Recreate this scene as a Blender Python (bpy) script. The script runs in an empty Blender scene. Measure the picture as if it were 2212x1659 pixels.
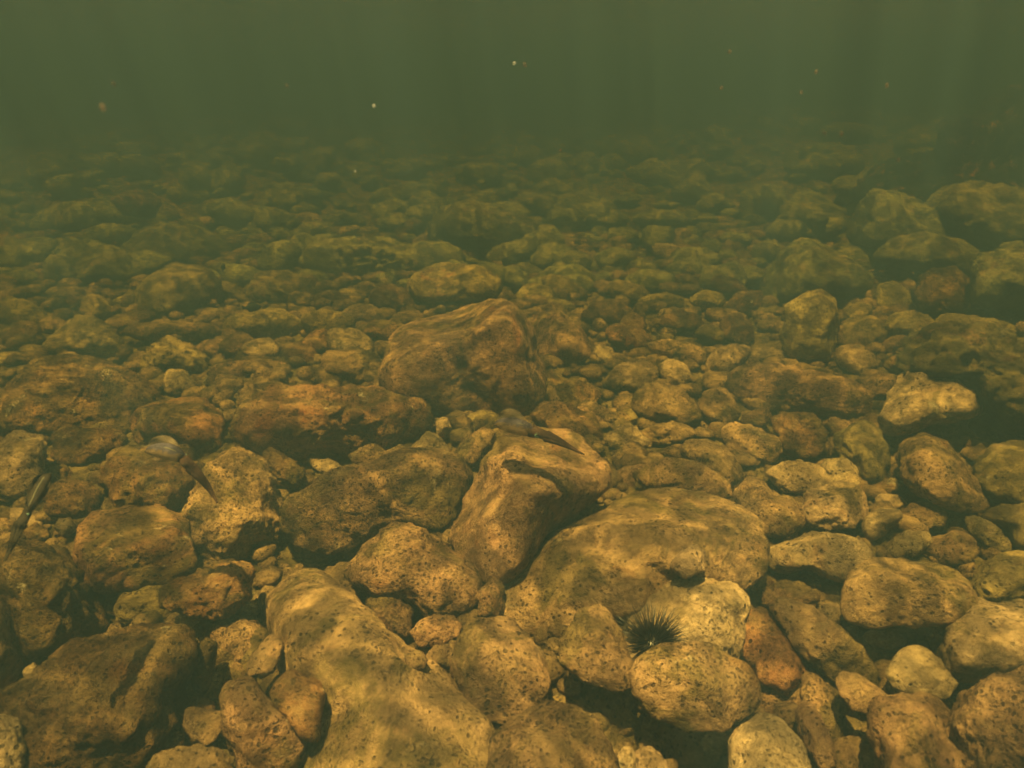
import bpy, math, random
import numpy as np
from mathutils import Vector

random.seed(7)
rng = np.random.default_rng(11)
sc = bpy.context.scene
R = math.radians
COL = sc.collection

# ---------------------------------------------------------------- camera
FPX = 1441.0                      # focal length in units of a 2212-wide picture
PITCH = R(23.6)
CAM_H = 1.0
cam_d = bpy.data.cameras.new('camera')
cam_d.sensor_width = 36.0
cam_d.lens = FPX / 2212 * 36
cam_d.clip_start = 0.02
cam_d.clip_end = 200
cam_d.dof.use_dof = True
cam_d.dof.focus_distance = 1.9
cam_d.dof.aperture_fstop = 5.5
cam = bpy.data.objects.new('camera', cam_d)
COL.objects.link(cam)
cam.location = (0, 0, CAM_H)
cam.rotation_euler = (R(90) - PITCH, 0, 0)
sc.camera = cam

# ---------------------------------------------------------------- sky, sun, exposure
SUN_DIR = Vector((-0.14, -0.13, 1.0)).normalized()      # towards the sun
sun_el = math.asin(SUN_DIR.z)
sun_az = math.atan2(SUN_DIR.x, SUN_DIR.y)
w = bpy.data.worlds.new("World")
sc.world = w
w.use_nodes = True
nt = w.node_tree
sky = nt.nodes.new('ShaderNodeTexSky')
sky.sky_type = 'NISHITA'
sky.sun_disc = False
sky.sun_elevation = sun_el
sky.sun_rotation = sun_az
bg = nt.nodes['Background']
bg.inputs['Strength'].default_value = 0.15
nt.links.new(sky.outputs['Color'], bg.inputs['Color'])
sun_d = bpy.data.lights.new('sun', 'SUN')
sun_d.energy = 4.5
sun_d.angle = R(0.5)
sun_d.color = (1.0, 0.91, 0.78)
sun = bpy.data.objects.new('sun', sun_d)
COL.objects.link(sun)
sun.rotation_euler = (-SUN_DIR).to_track_quat('-Z', 'Y').to_euler()
vs = sc.view_settings
vs.view_transform = 'Standard'
vs.look = 'None'
vs.exposure = 3.35
vs.gamma = 1.0
vs.use_curve_mapping = False
sc.cycles.volume_bounces = 1
sc.cycles.max_bounces = 6
sc.cycles.transparent_max_bounces = 8
sc.cycles.use_denoising = True
sc.cycles.caustics_reflective = False
sc.cycles.caustics_refractive = False

# ---------------------------------------------------------------- helpers
def tag(o, label=None, cat=None, group=None, kind=None):
    if label: o['label'] = label
    if cat: o['category'] = cat
    if group: o['group'] = group
    if kind: o['kind'] = kind
    return o

def h3(ix, iy, iz):
    v = (ix * 73856093) ^ (iy * 19349663) ^ (iz * 83492791)
    v = (v ^ (v >> 13)) * 1274126177
    return ((v ^ (v >> 16)) & 0xFFFF) / 32767.5 - 1.0

def noise(p):
    f = np.floor(p); i = f.astype(np.int64); t = p - f
    t = t * t * (3 - 2 * t)
    x, y, z = i[:, 0], i[:, 1], i[:, 2]
    tx, ty, tz = t[:, 0], t[:, 1], t[:, 2]
    def L(a, b, k): return a + (b - a) * k
    return L(L(L(h3(x, y, z), h3(x+1, y, z), tx), L(h3(x, y+1, z), h3(x+1, y+1, z), tx), ty),
             L(L(h3(x, y, z+1), h3(x+1, y, z+1), tx), L(h3(x, y+1, z+1), h3(x+1, y+1, z+1), tx), ty), tz)

def fbm(p, o=4):
    s = 0; a = 1.0; q = p.copy()
    for k in range(o):
        s = s + a * noise(q); q = q * 2.03 + 17.1; a *= 0.5
    return s

ICO = {}
def ico(n):
    if n not in ICO:
        import bmesh
        bm = bmesh.new()
        bmesh.ops.create_icosphere(bm, subdivisions=n, radius=1)
        V = np.array([v.co[:] for v in bm.verts]); Fc = np.array([[v.index for v in f.verts] for f in bm.faces])
        bm.free()
        ICO[n] = (V, Fc)
    return ICO[n]

def mesh_np(name, V, Fc, mats, smooth=True, midx=None):
    me = bpy.data.meshes.new(name)
    n = len(Fc); k = Fc.shape[1]
    me.vertices.add(len(V)); me.vertices.foreach_set('co', np.asarray(V, dtype=np.float32).ravel())
    me.loops.add(n * k); me.loops.foreach_set('vertex_index', Fc.astype(np.int32).ravel())
    me.polygons.add(n); me.polygons.foreach_set('loop_start', np.arange(0, n * k, k, dtype=np.int32))
    me.polygons.foreach_set('use_smooth', np.full(n, smooth))
    for m in (mats if isinstance(mats, (list, tuple)) else [mats]): me.materials.append(m)
    if midx is not None: me.polygons.foreach_set('material_index', np.asarray(midx, dtype=np.int32))
    me.update(calc_edges=True); me.validate()
    return me

def link(name, me, parent=None, loc=None):
    o = bpy.data.objects.new(name, me); COL.objects.link(o)
    if loc is not None: o.location = loc
    if parent is not None: o.parent = parent
    return o

def ray(x, y):
    cp, sp = math.cos(PITCH), math.sin(PITCH)
    a = (x - 1106) / FPX; b = (829.5 - y) / FPX
    d = np.array([a, cp + b * sp, -sp + b * cp])
    return d / np.linalg.norm(d)
CAMP = np.array([0, 0, CAM_H])

def smst(a, b, x):
    t = np.clip((x - a) / (b - a), 0, 1); return t * t * (3 - 2 * t)

def gz(x, y):
    "height of the sea bed: it climbs gently to the right"
    far = smst(3.2, 6.0, y)
    und = np.sin(x * 1.9 + 0.7 * y) * np.sin(y * 1.3 - 0.5 * x + 1) + 0.6 * np.sin(x * 3.7 - y * 1.1) * np.sin(y * 2.9 + x)
    return 0.22 * smst(1.1, 3.2, x) + 0.10 * smst(-1.2, -3.0, x) + 0.03 * far * und + 0.34 * smst(3.2, 8.0, y)

def ground_hit(x, y, dz=0.0):
    d = ray(x, y); t = 3.0
    for _ in range(12):
        p = CAMP + d * t
        t = (CAM_H - (gz(p[0], p[1]) + dz)) / max(-d[2], 0.02)
        t = min(t, 24)
    return CAMP + d * t, d, t

# ---------------------------------------------------------------- materials
def node_mat(name):
    m = bpy.data.materials.new(name); m.use_nodes = True
    t = m.node_tree; b = t.nodes['Principled BSDF']
    return m, t, b

class N:
    def __init__(s, t): s.t = t
    def n(s, typ, **kw):
        x = s.t.nodes.new(typ)
        for k, v in kw.items():
            if k in x.inputs.keys(): x.inputs[k].default_value = v
            else: setattr(x, k, v)
        return x
    def l(s, a, b): s.t.links.new(a, b)
    def noise(s, vec, scale, detail=4, rough=0.55, dist=0.0):
        x = s.n('ShaderNodeTexNoise'); x.inputs['Scale'].default_value = scale
        x.inputs['Detail'].default_value = detail; x.inputs['Roughness'].default_value = rough
        x.inputs['Distortion'].default_value = dist
        s.l(vec, x.inputs['Vector']); return x.outputs['Fac']
    def ramp(s, fac, a, b, c0=0.0, c1=1.0):
        x = s.n('ShaderNodeMapRange'); x.interpolation_type = 'SMOOTHSTEP'
        x.inputs['From Min'].default_value = a; x.inputs['From Max'].default_value = b
        x.inputs['To Min'].default_value = c0; x.inputs['To Max'].default_value = c1
        s.l(fac, x.inputs['Value']); return x.outputs['Result']
    def math(s, op, a, b=None):
        x = s.n('ShaderNodeMath'); x.operation = op
        for i, v in enumerate((a, b)):
            if v is None: continue
            if isinstance(v, (int, float)): x.inputs[i].default_value = v
            else: s.l(v, x.inputs[i])
        return x.outputs[0]
    def mix(s, fac, a, b, mode='MIX'):
        x = s.n('ShaderNodeMix'); x.data_type = 'RGBA'; x.blend_type = mode
        for sock, v in ((x.inputs[0], fac), (x.inputs[6], a), (x.inputs[7], b)):
            if isinstance(v, (int, float)): sock.default_value = v
            elif isinstance(v, tuple): sock.default_value = (*v, 1)
            else: s.l(v, sock)
        return x.outputs[2]

def rock_mat(name, c1, c2, algae, a_amt, pit, rust, crust=0.25, pitscale=95.0, silt=0.42):
    m, t, b = node_mat(name); q = N(t)
    tc = q.n('ShaderNodeTexCoord'); oi = q.n('ShaderNodeObjectInfo')
    off = q.n('ShaderNodeVectorMath'); off.operation = 'SCALE'
    q.l(oi.outputs['Random'], off.inputs['Scale']); off.inputs[0].default_value = (31, 17, 23)
    ad = q.n('ShaderNodeVectorMath'); ad.operation = 'ADD'
    q.l(tc.outputs['Object'], ad.inputs[0]); q.l(off.outputs[0], ad.inputs[1])
    v = ad.outputs[0]
    base = q.mix(q.ramp(q.noise(v, 7, 6, 0.65, 0.6), 0.36, 0.64), c1, c2)
    fine = q.noise(v, 70, 5, 0.7)
    base = q.mix(q.ramp(fine, 0.3, 0.7), q.mix(0.48, base, (0.02, 0.016, 0.008)), base)
    # green-brown algal felt in drifting patches
    am = q.ramp(q.noise(v, 5.5, 5, 0.68, 0.8), 0.60 - a_amt * 0.3, 0.70 - a_amt * 0.2)
    base = q.mix(q.math('MULTIPLY', am, 0.8), base, algae)
    # pale crust
    cm = q.ramp(q.noise(v, 11, 6, 0.75, 0.4), 0.60, 0.72)
    base = q.mix(q.math('MULTIPLY', cm, crust * 1.6), base, (0.62, 0.52, 0.36))
    # rust / coralline
    rm = q.ramp(q.noise(v, 4.2, 4, 0.6, 1.1), 0.66 - rust * 0.22, 0.78 - rust * 0.2)
    base = q.mix(q.math('MULTIPLY', rm, 0.75), base, (0.40, 0.17, 0.05))
    # mottling: brown-black film and rosy patches
    mm = q.ramp(q.noise(v, 24, 6, 0.72, 0.5), 0.50, 0.62)
    base = q.mix(q.math('MULTIPLY', mm, 0.52), base, q.mix(0.75, base, (0.05, 0.032, 0.014)))
    m2 = q.ramp(q.noise(v, 13, 4, 0.7, 0.9), 0.56, 0.68)
    base = q.mix(q.math('MULTIPLY', m2, 0.35), base, (0.44, 0.24, 0.12))
    # pits: small dark holes, in places
    wv = q.n('ShaderNodeTexNoise'); wv.inputs['Scale'].default_value = 55; q.l(v, wv.inputs['Vector'])
    wm = q.n('ShaderNodeVectorMath'); wm.operation = 'SCALE'; q.l(wv.outputs['Color'], wm.inputs[0]); wm.inputs['Scale'].default_value = 0.011
    wa = q.n('ShaderNodeVectorMath'); wa.operation = 'ADD'; q.l(v, wa.inputs[0]); q.l(wm.outputs[0], wa.inputs[1])
    vo = q.n('ShaderNodeTexVoronoi'); vo.inputs['Scale'].default_value = pitscale; vo.inputs['Randomness'].default_value = 1.0
    q.l(wa.outputs[0], vo.inputs['Vector'])
    sep = q.n('ShaderNodeSeparateColor'); q.l(vo.outputs['Color'], sep.inputs[0])
    size = q.math('MULTIPLY', q.math('POWER', sep.outputs[0], 1.2), 0.42)
    pm = q.ramp(q.math('SUBTRACT', vo.outputs['Distance'], size), -0.10, 0.04, 1.0, 0.0)
    pmask = q.ramp(q.noise(v, 9, 3, 0.6), 0.62 - pit * 0.35, 0.70 - pit * 0.3)
    pm = q.math('MULTIPLY', pm, pmask)
    grit = q.math('MULTIPLY', q.ramp(q.noise(v, 190, 2, 0.5, 0.0), 0.56, 0.66), q.ramp(q.noise(v, 14, 3, 0.6), 0.58 - pit * 0.25, 0.72 - pit * 0.2))
    pm = q.math('MAXIMUM', pm, q.math('MULTIPLY', grit, 0.8))
    base = q.mix(q.math('MULTIPLY', pm, 0.74), base, (0.018, 0.014, 0.008))
    # object to object difference
    hs = q.n('ShaderNodeHueSaturation'); q.l(base, hs.inputs['Color'])
    q.l(q.math('ADD', q.math('MULTIPLY', oi.outputs['Random'], 0.6), 0.68), hs.inputs['Value'])
    wn = q.n('ShaderNodeTexWhiteNoise'); wn.noise_dimensions = '1D'; q.l(oi.outputs['Random'], wn.inputs['W'])
    q.l(q.math('ADD', q.math('MULTIPLY', wn.outputs['Value'], 0.016), 0.490), hs.inputs['Hue'])
    ge = q.n('ShaderNodeNewGeometry'); sx = q.n('ShaderNodeSeparateXYZ'); q.l(ge.outputs['Normal'], sx.inputs[0])
    sm = q.math('MULTIPLY', q.ramp(sx.outputs['Z'], 0.45, 0.95), q.ramp(q.noise(v, 16, 6, 0.7), 0.40, 0.66))
    base = q.mix(q.math('MULTIPLY', sm, silt), hs.outputs[0], (0.44, 0.30, 0.14))
    q.l(base, b.inputs['Base Color'])
    b.inputs['Roughness'].default_value = 0.82
    b.inputs['Specular IOR Level'].default_value = 0.15
    hgt = q.math('ADD', q.math('MULTIPLY', q.noise(v, 38, 8, 0.72), 1.0), q.math('MULTIPLY', pm, -0.42))
    hgt = q.math('ADD', hgt, q.math('MULTIPLY', am, 0.12))
    bp = q.n('ShaderNodeBump'); bp.inputs['Strength'].default_value = 1.0; bp.inputs['Distance'].default_value = 0.034
    q.l(hgt, bp.inputs['Height']); q.l(bp.outputs[0], b.inputs['Normal'])
    return m

ALG = (0.105, 0.085, 0.025)
M = {
 'tan':   rock_mat('tan_rock',   (0.58, 0.365, 0.20), (0.35, 0.22, 0.12), ALG, 0.40, 0.6, 0.14),
 'pitted':rock_mat('pitted_rock',(0.57, 0.35, 0.19), (0.31, 0.19, 0.10), ALG, 0.45, 1.2, 0.14, 0.5),
 'pale':  rock_mat('pale_rock',  (0.68, 0.49, 0.30), (0.48, 0.34, 0.20), ALG, 0.28, 0.5, 0.0, 0.5),
 'brown': rock_mat('brown_rock', (0.44, 0.245, 0.11), (0.24, 0.135, 0.06), ALG, 0.5, 0.7, 0.20, 0.6),
 'rust':  rock_mat('rusty_rock', (0.50, 0.265, 0.11), (0.30, 0.155, 0.065), ALG, 0.45, 0.75, 0.30, 0.5),
 'dark':  rock_mat('dark_rock',  (0.32, 0.175, 0.075), (0.16, 0.088, 0.038), (0.09, 0.06, 0.02), 0.5, 1.1, 0.18, 0.65),
 'olive': rock_mat('olive_rock', (0.52, 0.40, 0.16), (0.36, 0.275, 0.105), (0.21, 0.165, 0.045), 0.4, 0.4, 0.0, 0.45),
 'algae': rock_mat('algae_rock', (0.25, 0.185, 0.055), (0.13, 0.10, 0.03), (0.09, 0.08, 0.02), 0.9, 0.6, 0.1, 0.2, silt=0.25),
 'far':   rock_mat('far_haze_toned_rock', (0.30, 0.28, 0.12), (0.23, 0.21, 0.09), (0.16, 0.155, 0.055), 0.4, 0.3, 0.0, 0.3, silt=0.3),  # muted green tone with distance haze put into the colour
 'shade': rock_mat('shaded_weedy_rock', (0.012, 0.014, 0.007), (0.008, 0.010, 0.005), (0.006, 0.009, 0.004), 0.9, 0.2, 0.0, 0.0, silt=0.0),  # near-black colour stands for shade as well as dark weed
 'bed':   rock_mat('sea_bed_gravel', (0.40, 0.28, 0.13), (0.24, 0.17, 0.08), ALG, 0.45, 0.8, 0.1, 0.1, 40.0),
}

# ---------------------------------------------------------------- the setting
def grid(name, x0, x1, y0, y1, n, m, zf, mat):
    # denser near the camera
    u = np.linspace(-1, 1, n); xs = np.sign(u) * np.abs(u) ** 1.8
    xs = np.where(xs < 0, -xs * x0, xs * x1)
    ys = y0 + (y1 - y0) * np.linspace(0, 1, m) ** 2.0
    X, Y = np.meshgrid(xs, ys)
    V = np.stack([X.ravel(), Y.ravel(), zf(X.ravel(), Y.ravel())], 1)
    i = np.arange(m - 1)[:, None] * n + np.arange(n - 1)[None]
    i = i.ravel()
    return mesh_np(name, V, np.stack([i, i + 1, i + n + 1, i + n], 1), mat)

def bedz(x, y):
    p = np.stack([x, y, 0 * x], 1)
    return gz(x, y) - 0.012 + 0.035 * fbm(p * 2.2, 3) + 0.014 * fbm(p * 11, 3)
tag(link('seabed', grid('seabed', -24, 24, -0.6, 24, 320, 420, bedz, M['bed'])), kind='structure')

# the rippled underside of the water surface; its transparency colour carries a painted pattern of sun lines
def water_mat():
    m, t, b = node_mat('rippled_water_painted_caustics'); q = N(t)
    t.nodes.remove(b); out = t.nodes['Material Output']
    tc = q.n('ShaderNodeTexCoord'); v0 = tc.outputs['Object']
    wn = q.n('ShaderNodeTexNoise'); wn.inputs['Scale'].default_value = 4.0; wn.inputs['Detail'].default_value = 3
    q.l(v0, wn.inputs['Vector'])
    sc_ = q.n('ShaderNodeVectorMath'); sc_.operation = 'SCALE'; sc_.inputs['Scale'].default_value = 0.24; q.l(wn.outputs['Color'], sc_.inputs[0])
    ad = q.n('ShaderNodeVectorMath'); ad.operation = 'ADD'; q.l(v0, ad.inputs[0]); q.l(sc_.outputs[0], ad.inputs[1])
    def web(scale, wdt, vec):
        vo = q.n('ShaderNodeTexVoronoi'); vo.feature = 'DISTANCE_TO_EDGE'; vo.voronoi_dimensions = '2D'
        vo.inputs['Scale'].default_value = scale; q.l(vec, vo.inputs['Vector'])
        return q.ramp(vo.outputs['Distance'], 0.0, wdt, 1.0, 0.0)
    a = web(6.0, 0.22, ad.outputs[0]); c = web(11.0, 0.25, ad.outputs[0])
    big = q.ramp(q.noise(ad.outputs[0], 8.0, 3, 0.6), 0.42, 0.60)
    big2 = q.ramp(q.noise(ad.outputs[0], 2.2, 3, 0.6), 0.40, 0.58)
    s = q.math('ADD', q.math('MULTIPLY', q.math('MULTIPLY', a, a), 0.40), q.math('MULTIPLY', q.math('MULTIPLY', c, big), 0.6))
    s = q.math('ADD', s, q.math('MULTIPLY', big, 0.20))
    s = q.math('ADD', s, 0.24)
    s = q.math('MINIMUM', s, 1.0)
    cc = q.n('ShaderNodeCombineColor'); [q.l(q.math('MULTIPLY', s, (1.0, 0.85, 0.52)[i]), cc.inputs[i]) for i in range(3)]  # painted caustics, tinted warm to colour the sun and sky light below
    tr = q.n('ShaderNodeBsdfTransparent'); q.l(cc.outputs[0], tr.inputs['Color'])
    gl = q.n('ShaderNodeBsdfGlossy'); gl.inputs['Roughness'].default_value = 0.25; gl.inputs['Color'].default_value = (0.9, 0.9, 0.9, 1)
    bp = q.n('ShaderNodeBump'); bp.inputs['Distance'].default_value = 0.15; bp.inputs['Strength'].default_value = 0.8
    q.l(q.noise(v0, 3.0, 4, 0.6), bp.inputs['Height']); q.l(bp.outputs[0], gl.inputs['Normal'])
    lw = q.n('ShaderNodeLayerWeight')
    f = q.ramp(lw.outputs['Facing'], 0.35, 0.55)
    mx = q.n('ShaderNodeMixShader'); q.l(f, mx.inputs[0]); q.l(tr.outputs[0], mx.inputs[1]); q.l(gl.outputs[0], mx.inputs[2])
    q.l(mx.outputs[0], out.inputs['Surface'])
    return m
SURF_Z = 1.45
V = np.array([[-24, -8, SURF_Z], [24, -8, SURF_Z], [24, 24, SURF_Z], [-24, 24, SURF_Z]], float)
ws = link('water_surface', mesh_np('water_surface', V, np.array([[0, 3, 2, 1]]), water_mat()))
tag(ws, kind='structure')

# ---------------------------------------------------------------- rocks
def poly_R(pts, c, nb=96):
    "radius of the outline round c for nb directions"
    th = (np.arange(nb) + 0.5) / nb * 2 * np.pi - np.pi
    P = pts - c; Q = np.roll(P, -1, 0); out = np.zeros(nb)
    for k in range(nb):
        d = np.array([math.cos(th[k]), math.sin(th[k])]); best = 0
        for a, b in zip(P, Q):
            e = b - a; den = d[0] * e[1] - d[1] * e[0]
            if abs(den) < 1e-12: continue
            t = (a[0] * e[1] - a[1] * e[0]) / den
            s = (a[0] * d[1] - a[1] * d[0]) / den
            if t > 0 and -1e-6 <= s <= 1 + 1e-6: best = max(best, t)
        out[k] = best
    out[out == 0] = out[out > 0].min()
    ker = np.array([1, 2, 3, 2, 1.]); ker /= ker.sum()
    return np.convolve(np.r_[out[-2:], out, out[:2]], ker, 'valid')

def centroid(p):
    x, y = p[:, 0], p[:, 1]; x2, y2 = np.roll(x, -1), np.roll(y, -1)
    cr = x * y2 - x2 * y; A = cr.sum() / 2
    return np.array([((x + x2) * cr).sum(), ((y + y2) * cr).sum()]) / (6 * A)

def make_rock(name, pts, mat, label, cat, group, sub=None, dz=0.0, hr=0.62, grow=1.05, sink=0.36, facets=7, rough=1.0, sharp=11, seed=0, planes=None):
    r = np.random.default_rng(seed)
    pts = np.array(pts, float); c = centroid(pts); pts = c + (pts - c) * grow
    d = ray(*c); right = np.cross(d, [0, 0, 1]); right /= np.linalg.norm(right); up = np.cross(right, d)
    sth = -d[2]; cth = math.sqrt(1 - sth * sth)
    C, _, t = ground_hit(*c); Hh = 0.05
    for _ in range(6):
        zc = gz(C[0], C[1]) - 0.02 + Hh * (1 - sink) + dz
        t = (CAM_H - zc) / max(sth, 0.03); C = CAMP + d * t
        L = []
        for x, y in pts:
            e = ray(x, y); e = e * (t / e.dot(d)) - d * t
            L.append((e.dot(right), e.dot(up)))
        L = np.array(L)
        W = (L[:, 0].max() - L[:, 0].min()) / 2; hv = (L[:, 1].max() - L[:, 1].min()) / 2
        Ds = np.linspace(0.25, 0.985, 60) * hv / max(sth, 0.05)          # depth that gives a natural height
        Hs = np.sqrt(np.maximum(hv * hv - (Ds * sth) ** 2, 1e-8)) / cth
        j = np.argmin(np.abs(np.log(Hs / (hr * np.sqrt(W * Ds)))) + 3 * np.maximum(Ds - 1.6 * W, 0) / W)
        D, Hh = Ds[j], Hs[j]
    T = max(D * Hh / hv, 0.3 * min(W, hv)); k = (D * D - Hh * Hh) * sth * cth / hv ** 2
    Rt = poly_R(L, np.zeros(2))
    if sub is None:
        px = max(W, hv) / t * FPX
        sub = 6 if px > 110 else 5 if px > 42 else 4
    U, Fc = ico(sub)
    g = r.normal(size=(facets, 3)); g /= np.linalg.norm(g, axis=1)[:, None]
    o = r.uniform(0.62, 0.9, facets)
    if planes:
        pl = np.array([[float(a) for a in p_.split(',')] for p_ in planes.split('/')])
        g2 = pl[:, :3] / np.linalg.norm(pl[:, :3], axis=1)[:, None]   # right, up, near side
        g = np.vstack([g[:3], g2]); o = np.r_[np.maximum(o[:3], 0.8), pl[:, 3]]
    dt = np.clip(U @ g.T, 0, 1) / o
    rho = (1 + (dt ** sharp).sum(1)) ** (-1 / sharp)
    S = U * rho[:, None]
    th = np.arctan2(S[:, 1], S[:, 0]); rr = np.hypot(S[:, 0], S[:, 1])
    nb = len(Rt); bi = ((th + np.pi) / (2 * np.pi) * nb).astype(int) % nb
    mx = np.zeros(nb); np.maximum.at(mx, bi, rr)
    mx[mx < 0.3] = 0.8
    for _ in range(2): mx = np.maximum(mx, (np.roll(mx, 1) + np.roll(mx, -1)) / 2)
    ratio = Rt / mx
    fi = (th + np.pi) / (2 * np.pi) * nb - 0.5
    i0 = np.floor(fi).astype(int); fr = fi - i0
    s = ratio[i0 % nb] * (1 - fr) + ratio[(i0 + 1) % nb] * fr
    u, v, wv = S[:, 0] * s, S[:, 1] * s, S[:, 2] * T
    A = min(W, hv, 0.16)
    P = u[:, None] * right + v[:, None] * up + (-wv + k * v)[:, None] * d
    nrm = P / (np.linalg.norm(P, axis=1)[:, None] + 1e-9)
    sd = r.uniform(0, 50, 3)
    q = P / A
    nz = 0.10 * fbm(q * 1.5 + sd, 2) + 0.075 * rough * fbm(q * 4.0 + sd, 5)
    rid = 1 - np.abs(noise(q * 2.6 + sd + 9)) * 2
    nz -= 0.03 * rough * np.clip(rid - 0.55, 0, 1)
    if rough > 1.2: nz -= 0.10 * (rough - 1) * np.clip(noise(q * 6 + sd), 0, 1)
    P = P + nrm * (nz * A)[:, None]
    ob = link(name, mesh_np(name, P, Fc, M[mat]), loc=C)
    tag(ob, label, cat, group)
    ob['_r'] = 0; del ob['_r']
    return ob, C, max(W, hv)

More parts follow.
